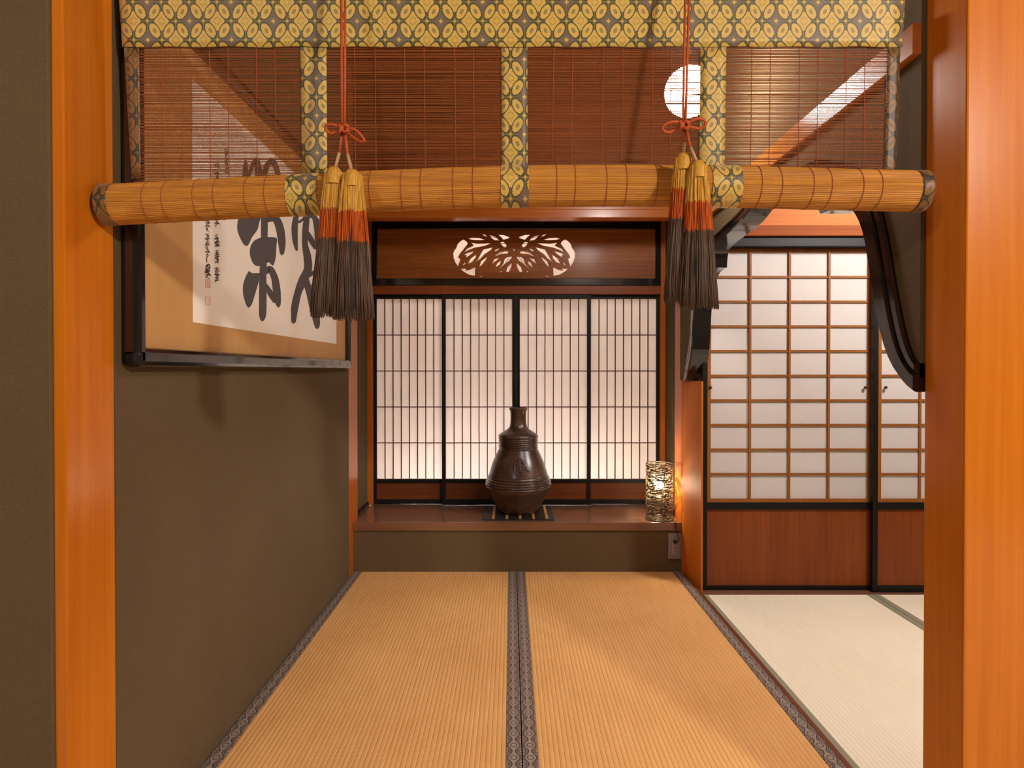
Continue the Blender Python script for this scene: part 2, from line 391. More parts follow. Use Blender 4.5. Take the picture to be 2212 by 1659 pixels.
# wall above the alcove lintel, a lamplight pattern shaped as zigzag edged boards, each a little prouder than the next
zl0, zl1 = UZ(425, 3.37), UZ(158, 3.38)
c = thing('wall_toko_top', 'brown wooden wall above the alcove lintel, lamplight pattern shaped as zigzag boards', 'wall', (0, 3.42, zl0), kind=S)
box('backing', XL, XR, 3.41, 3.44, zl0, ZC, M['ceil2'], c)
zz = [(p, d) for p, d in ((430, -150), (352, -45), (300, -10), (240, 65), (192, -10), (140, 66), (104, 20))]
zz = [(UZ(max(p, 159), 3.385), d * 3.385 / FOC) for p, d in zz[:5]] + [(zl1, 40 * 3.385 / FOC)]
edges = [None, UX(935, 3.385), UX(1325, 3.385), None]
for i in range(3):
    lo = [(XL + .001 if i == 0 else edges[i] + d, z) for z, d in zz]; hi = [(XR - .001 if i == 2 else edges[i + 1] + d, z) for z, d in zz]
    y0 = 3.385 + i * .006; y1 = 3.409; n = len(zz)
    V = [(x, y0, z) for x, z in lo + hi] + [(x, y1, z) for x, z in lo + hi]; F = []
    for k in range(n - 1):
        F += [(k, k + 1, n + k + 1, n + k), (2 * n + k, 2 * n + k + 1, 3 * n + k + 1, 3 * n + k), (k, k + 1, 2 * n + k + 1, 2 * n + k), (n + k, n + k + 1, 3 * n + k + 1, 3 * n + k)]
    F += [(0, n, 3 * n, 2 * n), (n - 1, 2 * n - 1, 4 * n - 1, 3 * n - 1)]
    link('light_pattern_board', pyd(V, F), M[('ceil2', 'ceil', 'ceil')[i]], c)  # board tones carry the dark and lit sides of the light pattern
tag(box('trim_21', XL, XR, 3.375, 3.409, zl1 + .001, zl1 + .06, M['ceil2'], bevel=.003), 'dark cornice beam under the ceiling above the alcove', 'cornice', kind=S)
# rail on the right wall
tag(box('trim_15', .893, XR + .012, 1.392, 3.36, 1.792, 1.862, M['rail'], bevel=.003), 'glossy wooden rail running along the upper right wall above the arch', 'rail', kind=S)

# right wall with the bell shaped opening
X0, X1 = .895, .985
inner = [(3.195, 1.045), (3.16, 1.085), (3.105, 1.165), (3.085, 1.25), (3.07, 1.38), (3.035, 1.47), (2.985, 1.535), (2.925, 1.557), (2.85, 1.558), (2.842, 1.60), (2.83, 1.628), (2.785, 1.645),
         (2.68, 1.653), (2.56, 1.658), (2.45, 1.668), (2.375, 1.687), (2.30, 1.715), (2.22, 1.69), (2.10, 1.668), (1.98, 1.655), (1.87, 1.645), (1.835, 1.62), (1.822, 1.545), (1.74, 1.54),
         (1.68, 1.527), (1.645, 1.51), (1.597, 1.452), (1.566, 1.342), (1.536, 1.219), (1.490, 1.116), (1.423, 1.057), (1.391, 1.042)]
outer = [(3.255, 1.03), (3.22, 1.10), (3.165, 1.18), (3.13, 1.26), (3.115, 1.38), (3.09, 1.48), (3.045, 1.57), (2.98, 1.625), (2.90, 1.66), (2.85, 1.675), (2.82, 1.68), (2.765, 1.684),
         (2.66, 1.694), (2.55, 1.705), (2.42, 1.722), (2.36, 1.74), (2.29, 1.77), (2.22, 1.75), (2.10, 1.735), (1.98, 1.725), (1.85, 1.715), (1.80, 1.70), (1.75, 1.68), (1.69, 1.655),
         (1.63, 1.62), (1.58, 1.58), (1.52, 1.476), (1.478, 1.306), (1.44, 1.18), (1.415, 1.13), (1.398, 1.11), (1.391, 1.106)]
prof = [(0, X1), (0, X0 + .006), (.06, X0), (.55, X0), (.6, X0 + .009), (.72, X0 + .009), (.77, X0 + .002), (.97, X0 + .002), (1, X0 + .01), (1, X1)]
def sub(pts, k=3):
    out = []
    for i in range(len(pts) - 1):
        for j in range(k):
            f = j / k; out.append(tuple(a + (b - a) * f for a, b in zip(pts[i], pts[i + 1])))
    return out + [pts[-1]]
def smooth(pts, it, keep=()):
    pts = list(pts)
    for _ in range(it):
        pts = [pts[0]] + [pts[i] if i in keep else tuple((a + 2 * b + c) / 4 for a, b, c in zip(pts[i - 1], pts[i], pts[i + 1])) for i in range(1, len(pts) - 1)] + [pts[-1]]
    return pts
keep = (8 * 3, 22 * 3, 9 * 3, 21 * 3)
ins = smooth(sub(inner), 2, keep); outs = smooth(sub(outer), 4)
V, F = [], []; m = len(prof)
for (yi, zi), (yo, zo) in zip(ins, outs):
    for f, x in prof: V.append((x, yi + (yo - yi) * f, zi + (zo - zi) * f))
for i in range(len(ins) - 1):
    for k in range(m): F.append((i * m + k, i * m + (k + 1) % m, (i + 1) * m + (k + 1) % m, (i + 1) * m + k))
F += [tuple(range(m)), tuple((len(ins) - 1) * m + k for k in range(m))]
arch = link('trim_16', pyd(V, F), M['lacq'])
tag(arch, 'black lacquered bell shaped arch frame in the right wall', 'arch frame', kind=S)
# plaster above the arch, following its outer edge
V, F = [], []
pl = [(a + (c2 - a) * .5, b + (d - b) * .5) for (a, b), (c2, d) in zip(ins, outs)]
pl = [(3.358, 1.06)] + pl[1:]
pl[0] = (3.358, 1.036); pl[1] = (pl[1][0], 1.036)
n = len(pl)
for x in (XR - .012, XR + .045):
    V += [(x, y, z) for y, z in pl] + [(x, y, 2.75) for y, z in pl]
for i in range(n - 1):
    F += [(i, i + 1, n + i + 1, n + i), (2 * n + i, 2 * n + i + 1, 3 * n + i + 1, 3 * n + i), (i, i + 1, 2 * n + i + 1, 2 * n + i), (n + i, n + i + 1, 3 * n + i + 1, 3 * n + i)]
F += [(0, n, 3 * n, 2 * n), (n - 1, 2 * n - 1, 4 * n - 1, 3 * n - 1)]
tag(link('wall_right', pyd(V, F), M['wall']), 'olive plaster wall hanging above the black arch at right', 'wall', kind=S)

# side room at right
ZF = -.015
zs = lambda y: UZ(y, YS, 1700)
tag(box('wall_side_back', .96, 3.6, YS + .01, YS + .05, zs(486), 2.75, M['beam2']), 'orange boarded wall above the side room screens', 'wall', kind=S)
tag(box('trim_17', .955, 3.6, YS - .03, YS + .05, zs(512), zs(489), M['beam3'], bevel=.003), 'brown wooden beam above the side room screens', 'beam', kind=S)
tag(box('trim_18', .955, 3.6, YS - .012, YS + .07, zs(533), zs(514), M['lacq2'], bevel=.002), 'black head rail above the side room screens', 'head rail', kind=S)
tag(box('trim_19', .93, 3.6, YS - .03, YS + .09, -.065, zs(1280), M['boardwood'], bevel=.002), 'worn wooden sill under the side room screens', 'sill', kind=S)
tag(box('wall_side_outer', .96, 3.6, YS + .12, YS + .16, -.065, 2.75, M['white']), 'wall behind the side room screens', 'wall', kind=S)
tag(box('wall_side_right', 3.5, 3.6, 1.385, 3.25, -.065, 2.75, M['wall']), 'far right wall of the side room', 'wall', kind=S)
tag(box('ceiling_side', .97, 3.6, 1.385, 3.25, 2.55, 2.6, M['ceil']), 'wooden ceiling of the side room', 'ceiling', kind=S)
tag(box('trim_20', XR + .001, XR + .016, 1.395, YS + .02, -.065, .0, M['skirt_s']), 'thin brown wooden strip between the patterned and the cream mats', 'floor strip', kind=S)
# room in front, behind the camera
tag(box('ceiling_near', -2.6, 3.6, -2.2, 1.29, 2.75, 2.8, M['ceil']), 'wooden ceiling of the room in front of the blind', 'ceiling', kind=S)
tag(box('wall_near_back', -2.6, 3.6, -2.25, -2.2, 0, 2.75, M['wall']), 'wall behind the viewer', 'wall', kind=S)
tag(box('wall_near_side_left', -2.65, -2.6, -2.2, 1.3, 0, 2.75, M['wall']), 'left side wall of the room in front', 'wall', kind=S)
tag(box('wall_near_side_right', 3.6, 3.65, -2.2, 1.3, 0, 2.75, M['wall']), 'right side wall of the room in front', 'wall', kind=S)

# ------------------------------------------------------------------ lamps
def globe_lamp(name, label, x, y, z, r, ceil, mat, group=None):
    t = thing(name, label, 'lamp', (x, y, ceil))
    link('globe', sphere_mesh(r), mat, t, (x, y, z))
    link('cap', lathe([(.004, z + r * 1.25), (r * .3, z + r * 1.2), (r * .42, z + r * .88)], 32, (x, y)), M['metal'], t)
    link('pendant_cord', tube([(x, y, z + r * 1.2), (x, y, ceil - .01)], .003, 8), M['cable'], t)
    link('ceiling_rose', lathe([(.003, ceil - .02), (r * .5, ceil - .012), (r * .55, ceil - .0005)], 32, (x, y)), M['metal'], t)
    return t
globe_lamp('globe_lamp', 'glowing white globe lamp hanging behind the blind', .645, 2.265, 2.095, .088, ZC, M['globe'])
globe_lamp('globe_lamp', 'globe lamp hanging in the room in front of the blind', 2.4, -1.7, 2.42, .12, 2.75, M['globe_near'])
globe_lamp('globe_lamp', 'globe lamp hanging in the side room at right', 2.05, 2.1, 2.2, .12, 2.55, M['globe_side'])
globe_lamp('globe_lamp', 'added fill globe, unseen behind the viewer at left', -1.3, -1.1, 2.36, .12, 2.75, M['fill_near'])  # added to raise ambient light on the near left wall

# ------------------------------------------------------------------ tatami mats
def tatami_mat(label, x0, x1, y0, y1, ztop, border, mat, bmat, ribs, left=True, right=True, group=None):
    t = thing('tatami_mat', label, 'tatami mat', ((x0 + x1) / 2, (y0 + y1) / 2, ztop - .05), group)
    sx0, sx1 = x0 + (border if left else 0), x1 - (border if right else 0)
    n = max(2, round((sx1 - sx0) / ribs)); V = []; F = []; xs = []
    for i in range(n):
        w = (sx1 - sx0) / n
        for f, h in ((0, -.0016), (.14, -.0004), (.45, 0), (.84, -.0004)): xs.append((sx0 + w * (i + f), ztop + h))
    xs.append((sx1, ztop - .0016)); k = len(xs)
    for y in (y0, y1):
        V += [(x, y, z) for x, z in xs]
    for y in (y0, y1): V += [(sx0, y, ztop - .05), (sx1, y, ztop - .05)]
    F += [(i, i + 1, k + i + 1, k + i) for i in range(k - 1)]
    b = 2 * k; F += [tuple(range(k)) + (b + 1, b), tuple(range(k, 2 * k)) + (b + 3, b + 2), (0, k, b + 2, b), (k - 1, 2 * k - 1, b + 3, b + 1), (b, b + 1, b + 3, b + 2)]
    link('woven_surface', pyd(V, F), mat, t)
    for on, a, c2 in ((left, x0, x0 + border), (right, x1 - border, x1)):
        if on: box('border', a + .0006, c2 - .0004, y0, y1, ztop - .05, ztop + .0012, bmat, t, .0008)
    return t
YN = 1.40
tatami_mat('aged straw tatami mat beside the left wall with patterned grey borders', XL + .003, XM - .0012, YN, YP - .002, 0, .0445, M['tatami'], M['heri'], .0147)
tatami_mat('aged straw tatami mat beside the cream mat with patterned grey borders', XM + .0012, XR - .001, YN, YP - .002, 0, .0445, M['tatami'], M['heri'], .0147)
cx0 = XR + .018; cx1 = U(1898, 1292, 'Z', ZF).x
tatami_mat('large pale cream tatami mat with plain sage borders in the side room', cx0, cx1, 1.40, YS - .032, ZF, .03, M['tatami2'], M['heri2'], .0147)
tatami_mat('pale tatami mat at the far right edge of the side room', cx1 + .002, cx1 + .89, 1.40, YS - .032, ZF, .03, M['tatami2'], M['heri2'], .0147)

# ------------------------------------------------------------------ shoji screens
def shoji(label, x0, x1, y, z0, z1, stile, zpap, zpapb, cols, rows, skirt, mw, wood_rim, mats, depth=.024, group=None):
    """x0..x1 outer, paper from zpapb to zpap; skirt: (z of its top, z of its bottom)"""
    fm, mm, sm = mats
    t = thing('shoji_screen', label, 'sliding screen', ((x0 + x1) / 2, y, z0), group)
    ya, yb = y - depth / 2, y + depth / 2
    for a in ((x0, x0 + stile), (x1 - stile, x1)): box('stile', a[0], a[1], ya, yb, z0, z1, fm, t, .0012)
    xa, xb = x0 + stile, x1 - stile
    box('top_rail', xa, xb, ya + .001, yb, zpap + wood_rim, z1, fm, t, .001)
    box('middle_rail', xa, xb, ya + .001, yb, skirt[0], zpapb - wood_rim, fm, t, .001)
    box('bottom_rail', xa, xb, ya + .001, yb, z0, skirt[1], fm, t, .001)
    box('skirt_board', xa, xb, y - .003, y + .004, skirt[1], skirt[0], sm, t)
    if wood_rim > .003:
        for a in ((xa, xa + wood_rim, zpapb - wood_rim, zpap + wood_rim), (xb - wood_rim, xb, zpapb - wood_rim, zpap + wood_rim)): box('inner_stile', a[0], a[1], ya + .004, y + .003, a[2], a[3], mm, t)
        for a in ((zpap, zpap + wood_rim), (zpapb - wood_rim, zpapb)): box('inner_rail', xa + wood_rim, xb - wood_rim, ya + .004, y + .003, a[0], a[1], mm, t)
        xa, xb = xa + wood_rim, xb - wood_rim
    else:
        for a in ((zpap, zpap + wood_rim), (zpapb - wood_rim, zpapb)): box('inner_rail', xa, xb, ya + .004, y + .003, a[0], a[1], mm, t)
    vm = box_mesh(mw, .010, zpap - zpapb); hm = box_mesh(xb - xa, .007, mw)
    for i in range(1, cols): link('muntin', vm, mm, t, (xa + (xb - xa) * i / cols, y - .0025, (zpap + zpapb) / 2))
    for j in range(1, rows): link('muntin', hm, mm, t, ((xa + xb) / 2, y - .0012, zpapb + (zpap - zpapb) * j / rows))
    V = [(xa, y + .0032, zpapb - .002), (xb, y + .0032, zpapb - .002), (xb, y + .0032, zpap + .002), (xa, y + .0032, zpap + .002)]
    me = box_mesh(xb - xa, .0006, zpap - zpapb + .004)
    link('paper', me, M['paper'], t, ((xa + xb) / 2, y + .0036, (zpap + zpapb) / 2))
    return t
yf, yk = YB - .004, YB + .024
tz = lambda y, Y: UZ(y, Y)
G = 'paper screens at the back of the alcove'
for lab, a, b, Y in (('narrow latticed paper screen at the far left of the alcove back', 806, 963, yk), ('narrow latticed paper screen left of the centre line, behind the vase', 955, 1114.7, yf),
                     ('narrow latticed paper screen right of the centre line, behind the vase', 1114.8, 1276, yf), ('narrow latticed paper screen at the far right of the alcove, behind the woven lamp', 1268, 1425, yk)):
    st = 8 / (FOC / Y)
    shoji(lab, UX(a, Y), UX(b, Y), Y, .2685, tz(635.5, YB) - .0005, st, tz(646, Y), tz(1034, Y), 8, 5, (tz(1043, Y), tz(1078, Y)), .0052, .003, (M['lacq2'], M['kumiko'], M['skirt_s']), group=G)
zq = zs(1279)
ya_, yb_ = YS + .012, YS + .042
G = 'paper screens of the side room'
for lab, a, b, Y in (('wide paper screen with red brown lower board beside the orange pillar', 1516, 1893, yb_), ('wide paper screen partly hidden behind the near right post', 1884, 2258, ya_)):
    z = lambda y: UZ(y, Y, 1700)
    t = shoji(lab, UX(a, Y), UX(b, Y), Y, zs(1279.5), z(534), UX(b, Y) - UX(b - 11, Y), z(545), z(1077), 4, 10, (z(1100), z(1264)), .0105, UX(b, Y) - UX(b - 7.5, Y), (M['lacq2'], M['kumiko2'], M['skirt']), group=G)
    for px in ((1535, 1870) if a < 1600 else (1914,)):
        p = U(px, 837, 'Y', Y - .013)
        k = link('finger_peg', lathe([(0, -.006), (.007, -.006), (.008, 0), (.005, .004), (0, .005)], 12), M['kumiko'], t, p)
        k.rotation_euler = (R(90), 0, 0)

# ------------------------------------------------------------------ carved transom above the alcove screens
YR = YB
zx = lambda px: UX(px, YR); zy = lambda py: UZ(py, YR)
tr = thing('transom_panel', 'carved wooden transom with black frame and pierced leaf cartouche above the alcove screens', 'transom', (zx(1116), YR, zy(618)))
fx0, fx1, fz0, fz1 = xb + .001, xc - .001, zy(618), zy(482)
ix0, ix1, iz0, iz1 = zx(817), zx(1413), zy(603), zy(497)
box('frame_rail', fx0, fx1, YR - .03, YR + .02, iz1, fz1, M['lacq'], tr, .003)
box('frame_rail', fx0, fx1, YR - .03, YR + .02, fz0, iz0, M['lacq'], tr, .003)
box('frame_stile', fx0, ix0, YR - .029, YR + .02, iz0, iz1, M['lacq'], tr, .002)
box('frame_stile', ix1, fx1, YR - .029, YR + .02, iz0, iz1, M['lacq'], tr, .002)
holes = [[(400,180),(440,205),(460,240),(400,320),(350,380),(325,435),(355,450),(345,500),(322,560),(285,500),(262,440),(258,370),(275,330),(300,300),(320,240),(360,200)],
 [(470,170),(520,155),(620,160),(705,185),(640,192),(540,190)], [(650,112),(700,110),(738,150),(700,130)], [(765,118),(830,135),(880,170),(900,205),(850,200),(800,165)],
 [(885,112),(960,115),(1050,150),(1030,165),(960,185),(930,150)], [(510,225),(600,240),(790,232),(700,270),(560,295),(470,330),(410,365),(450,310),(545,265)],
 [(410,400),(450,370),(550,345),(510,385),(430,440),(450,405)], [(575,395),(570,440),(520,500),(465,520),(500,450)],
 [(810,290),(780,330),(690,390),(640,450),(580,490),(540,530),(600,460),(640,390),(680,320)], [(740,410),(710,470),(650,545),(622,560),(650,480)],
 [(900,305),(880,340),(835,360),(850,320)], [(1030,350),(1020,378),(930,385),(835,418),(900,365),(960,345)], [(895,435),(870,470),(795,525),(830,470),(810,465)],
 [(920,480),(910,530),(850,572),(875,510)], [(1085,420),(1040,480),(960,540),(890,600),(960,520),(980,450),(1020,425)], [(1075,510),(1070,570),(1035,635),(1000,635),(1015,570)],
 [(360,590),(440,590),(430,620),(500,600),(565,570),(560,690),(480,675),(400,630)], [(430,500),(420,530),(385,548),(400,520)], [(915,225),(960,210),(1005,260),(990,300),(950,275)],
 [(900,640),(930,615),(940,640)], [(620,702),(690,685),(650,707)]]
holes += [[(2222 - x, y) for x, y in h] for h in holes] + [[(1090, 305), (1110, 310), (1120, 340), (1100, 335)]]
def fill_mesh(loops, ext):
    cu = bpy.data.curves.new('carving', 'CURVE'); cu.dimensions = '2D'; cu.fill_mode = 'BOTH'; cu.extrude = ext
    for lp in loops:
        s = cu.splines.new('POLY'); s.points.add(len(lp) - 1)
        for p, (a, b) in zip(s.points, lp): p.co = (a, b, 0, 1)
        s.use_cyclic_u = True
    o = bpy.data.objects.new('carving', cu); COL.objects.link(o); bpy.context.view_layer.update()
    me = bpy.data.meshes.new_from_object(o.evaluated_get(bpy.context.evaluated_depsgraph_get()))
    bpy.data.objects.remove(o); bpy.data.curves.remove(cu); me.materials.clear(); return me
hp = [[(zx(940 + x / 6.506), zy(490 + y / 6.506)) for x, y in h] for h in holes]
bd = link('carved_board', fill_mesh([[(ix0, iz0), (ix1, iz0), (ix1, iz1), (ix0, iz1)]] + hp, .005), M['carve'], tr)
for v in bd.data.vertices: v.co = (v.co.x, YR - .004 - v.co.z, v.co.y)
bd.data.update()
box('backing_paper', zx(960), zx(1260), YR + .012, YR + .014, iz0 + .002, iz1 - .002, M['paper2'], tr)
# raised veins of the carved leaves
VV, FF = [], []
for s in (1, -1):
    for pts in ([(1112, 270), (1000, 330), (860, 420), (760, 540), (700, 640)], [(1112, 270), (950, 300), (780, 390), (600, 520)], [(1112, 300), (1050, 420), (960, 560), (900, 660)], [(1112, 250), (900, 240), (700, 310), (500, 420), (400, 500)],
                [(1112, 230), (950, 195), (740, 205), (480, 205)], [(1112, 190), (980, 195), (830, 150), (720, 118)], [(620, 520), (600, 600), (610, 660)], [(760, 500), (740, 590), (760, 650)]):
        q = [(1111 + s * (x - 1111), y) for x, y in pts]
        tube_data([(zx(940 + x / 6.506), YR - .0092, zy(490 + y / 6.506)) for x, y in spline(q, 4)], .0018, 6, True, VV, FF)
link('carved_veins', pyd(VV, FF, True), M['carve'], tr)

# ------------------------------------------------------------------ framed calligraphy on the left wall
XF, XP = XL + .042, XL + .018
K = lambda px, py, X=XP: U(px, py, 'X', X)
pa = K(418, 705); pb = K(727, 738); ptop = K(413, 168)
gy0 = K(320, 600, XF).y; gy1 = 3.165
gz0 = K(335, 752).z; gz1 = K(415, 104).z
fr = thing('framed_calligraphy', 'large black framed brush calligraphy on gold cloth hanging on the left wall', 'framed calligraphy', (XL + .02, (gy0 + gy1) / 2, gz0 - .05))
fw = .037
def frame_bar(name, y0, y1, z0, z1):
    return box(name, XL + .001, XF, y0, y1, z0, z1, M['lacq'], fr, .012)
frame_bar('frame_rail', gy0 - fw, gy1 + .03, gz0 - .044, gz0); frame_bar('frame_rail', gy0 - fw, gy1 + .03, gz1, gz1 + fw)
frame_bar('frame_stile', gy0 - fw, gy0, gz0 - .043, gz1 + fw - .001); frame_bar('frame_stile', gy1, gy1 + .031, gz0 - .043, gz1 + fw - .001)
box('corner_fitting', XL + .002, XF + .0012, gy0 - fw - .001, gy0 - .012, gz0 - .0445, gz0 - .006, M['lacq2'], fr, .012)
box('gold_mount', XL + .002, XP - .002, gy0 - .002, gy1 + .002, gz0 - .002, gz1 + .002, M['mount'], fr)
py0, py1 = pa.y, pb.y; pz0, pz1 = (pa.z + pb.z) / 2, ptop.z
box('paper', XP - .002, XP - .0008, py0, py1, pz0, pz1, M['card'], fr)
XI = XP - .0002
def zpt(x, y): return K(400 + x / 3.77, 300 + y / 3.77, XI)
def stroke(pts, nm='ink_stroke', mat='ink', n=6):
    sp = spline(pts, n); L, Rr = [], []
    for i, (x, y, w) in enumerate(sp):
        a = sp[max(i - 1, 0)]; b = sp[min(i + 1, len(sp) - 1)]
        dx, dy = b[0] - a[0], b[1] - a[1]; l = math.hypot(dx, dy) or 1; nx, ny = -dy / l, dx / l
        L.append((x + nx * w / 2, y + ny * w / 2)); Rr.append((x - nx * w / 2, y - ny * w / 2))
    return L, Rr, sp
NSTROKE = [0]
def ink(pts, mat='ink'):
    L, Rr, sp = stroke(pts); NSTROKE[0] += 1; dx = .00004 * (NSTROKE[0] % 12)
    def cap(i, j):
        (x, y, w), (x2, y2, _) = sp[i], sp[j]; l = math.hypot(x - x2, y - y2) or 1
        return (x + (x - x2) / l * w * .45, y + (y - y2) / l * w * .45)
    V = [zpt(*cap(0, 1))] + [zpt(*q) for q in L] + [zpt(*cap(-1, -2))] + [zpt(*q) for q in reversed(Rr)]
    n = len(L); quads = [(1 + i, 2 + i, 2 * n - i, 2 * n + 1 - i) for i in range(n - 1)] + [(0, 1, 2 * n + 1), (n, n + 1, n + 2)]
    for q in V: q.x += dx
    return link('ink_stroke', pyd(V, quads), M[mat], fr)
def blob(poly):
    NSTROKE[0] += 1; dx = .00004 * (NSTROKE[0] % 12)
    sp = spline(poly + [poly[0]], 4)[:-1]; V = [zpt(*q) for q in sp]
    for q in V: q.x += dx
    bm = bmesh.new(); vs = [bm.verts.new(q) for q in V]; bm.faces.new(vs); bmesh.ops.triangulate(bm, faces=bm.faces[:]); me = from_bm(bm)
    return link('ink_stroke', me, M['ink'], fr)
for s in ([(492, 180, 25), (492, 260, 42), (488, 350, 46), (480, 480, 40), (470, 600, 40)], [(515, 320, 22), (545, 225, 32), (580, 168, 34), (595, 240, 58), (605, 340, 64), (625, 500, 62), (645, 640, 56), (642, 900, 52), (634, 1100, 56), (632, 1400, 60), (628, 1475, 32)],
          [(640, 340, 46), (662, 230, 42), (708, 182, 52), (742, 235, 44), (762, 330, 44), (770, 480, 44), (760, 600, 50)], [(668, 655, 50), (735, 650, 60), (772, 730, 66), (788, 850, 60), (788, 935, 34)],
          [(655, 1090, 40), (690, 1058, 50), (728, 1130, 56), (745, 1230, 62), (757, 1330, 46), (760, 1365, 22)], [(662, 1190, 22), (690, 1250, 46), (738, 1320, 50)],
          [(905, 620, 40), (892, 720, 50), (896, 830, 42), (908, 905, 20)], [(925, 678, 22), (955, 660, 20), (985, 632, 40)],
          [(1000, 560, 40), (982, 720, 50), (976, 850, 46), (995, 960, 62), (1000, 1060, 66), (960, 1150, 72), (920, 1250, 58), (893, 1370, 58), (883, 1490, 36)],
          [(1010, 625, 34), (1052, 640, 42), (1078, 720, 58), (1085, 830, 56), (1080, 900, 30)], [(992, 762, 36), (1030, 830, 46), (1066, 890, 34)],
          [(980, 1150, 58), (1012, 1250, 54), (1042, 1380, 56), (1070, 1480, 56), (1075, 1535, 36)], [(1005, 1118, 28), (1050, 1085, 30), (1090, 1040, 26)], [(1030, 1190, 14), (1060, 1230, 18), (1080, 1290, 14)],
          [(900, 500, 34), (960, 470, 40), (1040, 480, 44), (1080, 560, 40)], [(590, 1100, 18), (620, 1112, 18)]): ink(s)
blob([(440, 620), (425, 700), (430, 760), (460, 830), (490, 870), (515, 862), (545, 800), (588, 740), (600, 690), (612, 620), (520, 590)])
blob([(625, 800), (560, 832), (530, 890), (532, 960), (560, 1020), (595, 1035), (640, 1020), (668, 985), (690, 1012), (718, 1030), (738, 960), (742, 880), (745, 810), (690, 800)])
blob([(520, 1075), (490, 1130), (472, 1200), (476, 1280), (500, 1355), (518, 1374), (545, 1340), (575, 1240), (602, 1150), (596, 1095), (552, 1098)])
def small_char(cx, cy, w, h):
    V, F = [], []
    k = random.choice((6, 7, 8))
    for i in range(k):
        y = cy - h / 2 + h * (i + .5) / k + random.uniform(-3, 3)
        if random.random() < .6: p = [(cx - w * random.uniform(.25, .55), y + random.uniform(-2, 6), 5), (cx + random.uniform(-4, 4), y - random.uniform(0, 5), random.uniform(4, 8)), (cx + w * random.uniform(.2, .55), y + random.uniform(-5, 7), 4)]
        else: p = [(cx + random.uniform(-.3, .3) * w, y - h * .2, 4), (cx + random.uniform(-.25, .25) * w, y, random.uniform(5, 8)), (cx + random.uniform(-.5, .5) * w, y + h * .22, 3)]
        L, Rr, sp = stroke(p, n=3); b = len(V); n = len(L)
        V += [zpt(*q) for q in L] + [zpt(*q) for q in Rr]; F += [(b + j, b + j + 1, b + n + j + 1, b + n + j) for j in range(n - 1)]
        for q in V[b:]: q.x += .00003 * (i % 9)
    link('small_character', pyd(V, F), M['ink2'], fr)
for y in (110, 190, 270, 350, 430, 510, 590): small_char(338, y, 46, 66)
for y in (230, 300, 370, 440, 510, 580, 680, 815, 855, 940, 985, 1075, 1130): small_char(260, y, 46, 58)
for y in (580, 660, 720, 800, 860, 920, 1060, 1100): small_char(182, y, 46, 56)
ink([(180, 950, 6), (174, 985, 7), (178, 1000, 8)], 'ink2'); ink([(168, 1040, 8), (190, 1020, 9), (200, 1050, 9), (172, 1070, 9), (205, 1112, 12)], 'ink2')
for cy, fillin in ((1180, True), (1318, False)):
    w, h = 19, 33
    V, F = [], []
    segs = [((185 - w, cy - h), (185 + w, cy - h)), ((185 + w, cy - h), (185 + w, cy + h)), ((185 + w, cy + h), (185 - w, cy + h)), ((185 - w, cy + h), (185 - w, cy - h))]
    if fillin: segs += [((185 - w, cy + d), (185 + w, cy + d)) for d in (-20, -7, 7, 20)] + [((185, cy - h), (185, cy + h))]
    else: segs += [((185 - 8, cy - 12), (185 + 8, cy - 12)), ((185 + 8, cy - 12), (185, cy + 20))]
    for i, (p, q) in enumerate(segs):
        L, Rr, sp = stroke([p + (5,), q + (5,)], n=1); b = len(V)
        V += [zpt(*L[0]), zpt(*L[1]), zpt(*Rr[1]), zpt(*Rr[0])]; F.append((b, b + 1, b + 2, b + 3))
    link('seal_mark', pyd(V, F), M['seal'], fr)

# ------------------------------------------------------------------ vase, tray, woven lamp, outlet
YV, XV = 3.60, UX(1119.6, 3.60)
TR = .2675
tray = thing('slatted_tray', 'square black tray with ochre slats under the vase', 'tray', (XV, YV, TR))
tx0, tx1, ty0, ty1 = UX(1042, 3.42), UX(1198, 3.42), 3.415, 3.77
box('base', tx0, tx1, ty0, ty1, TR + .0003, TR + .006, M['base'], tray, .001)
for i in range(5):
    x = tx0 + (tx1 - tx0) * (.145 + .187 * i) + .002; box('slat', x - .008, x + .008, ty0 + .006, ty1 - .004, TR + .006, TR + .010, M['goldslat'], tray, .001)
for i in range(4):
    x = tx0 + (tx1 - tx0) * (.2385 + .187 * i) + .002; box('slat', x - .022, x + .022, ty0 + .004, ty1 - .004, TR + .006, TR + .0095, M['base'], tray, .001)
zb0 = TR + .0112
zv = lambda yz: .874 - (870 + yz / 6.146 - 881) * (.874 - zb0) / 238.2
rv = lambda w: w / 6.146 / (FOC / YV)
P = [(96, 74), (112, 66), (122, 72), (121, 92), (110, 106), (105, 150), (104, 220), (108, 290), (118, 335), (142, 365), (192, 402), (244, 436), (262, 456), (264, 476), (258, 488)]
for a in (492, 522, 552, 582, 612): P += [(249, a), (262, a + 7), (263, a + 16), (249, a + 26)]
P += [(256, 642), (263, 660), (284, 705), (306, 755), (332, 815), (355, 880), (374, 945), (389, 1000), (393, 1014)]
for i, a in enumerate((1020, 1054, 1088, 1122, 1156)):
    d = (405, 419, 431, 436, 430)[i]; P += [(d - 14, a), (d + 1, a + 9), (d + 3, a + 20), (d - 12, a + 31)]
P += [(418, 1196), (404, 1225), (384, 1265), (362, 1310), (338, 1365), (312, 1420), (288, 1470), (262, 1515), (250, 1530)]
prf = [(rv(92), zv(420)), (rv(88), zv(300)), (rv(86), zv(110))] + [(rv(a), zv(b)) for a, b in P] + [(0.0005, zv(1531))]
vs = thing('stoneware_vase', 'tall dark brown ribbed stoneware vase with a leaf medallion', 'vase', (XV, YV, zb0))
vb = link('vase_body', lathe(prf, 72, (XV, YV)), M['vase'], vs)
VV, FF = [], []                                           # leaf relief on the front of the belly
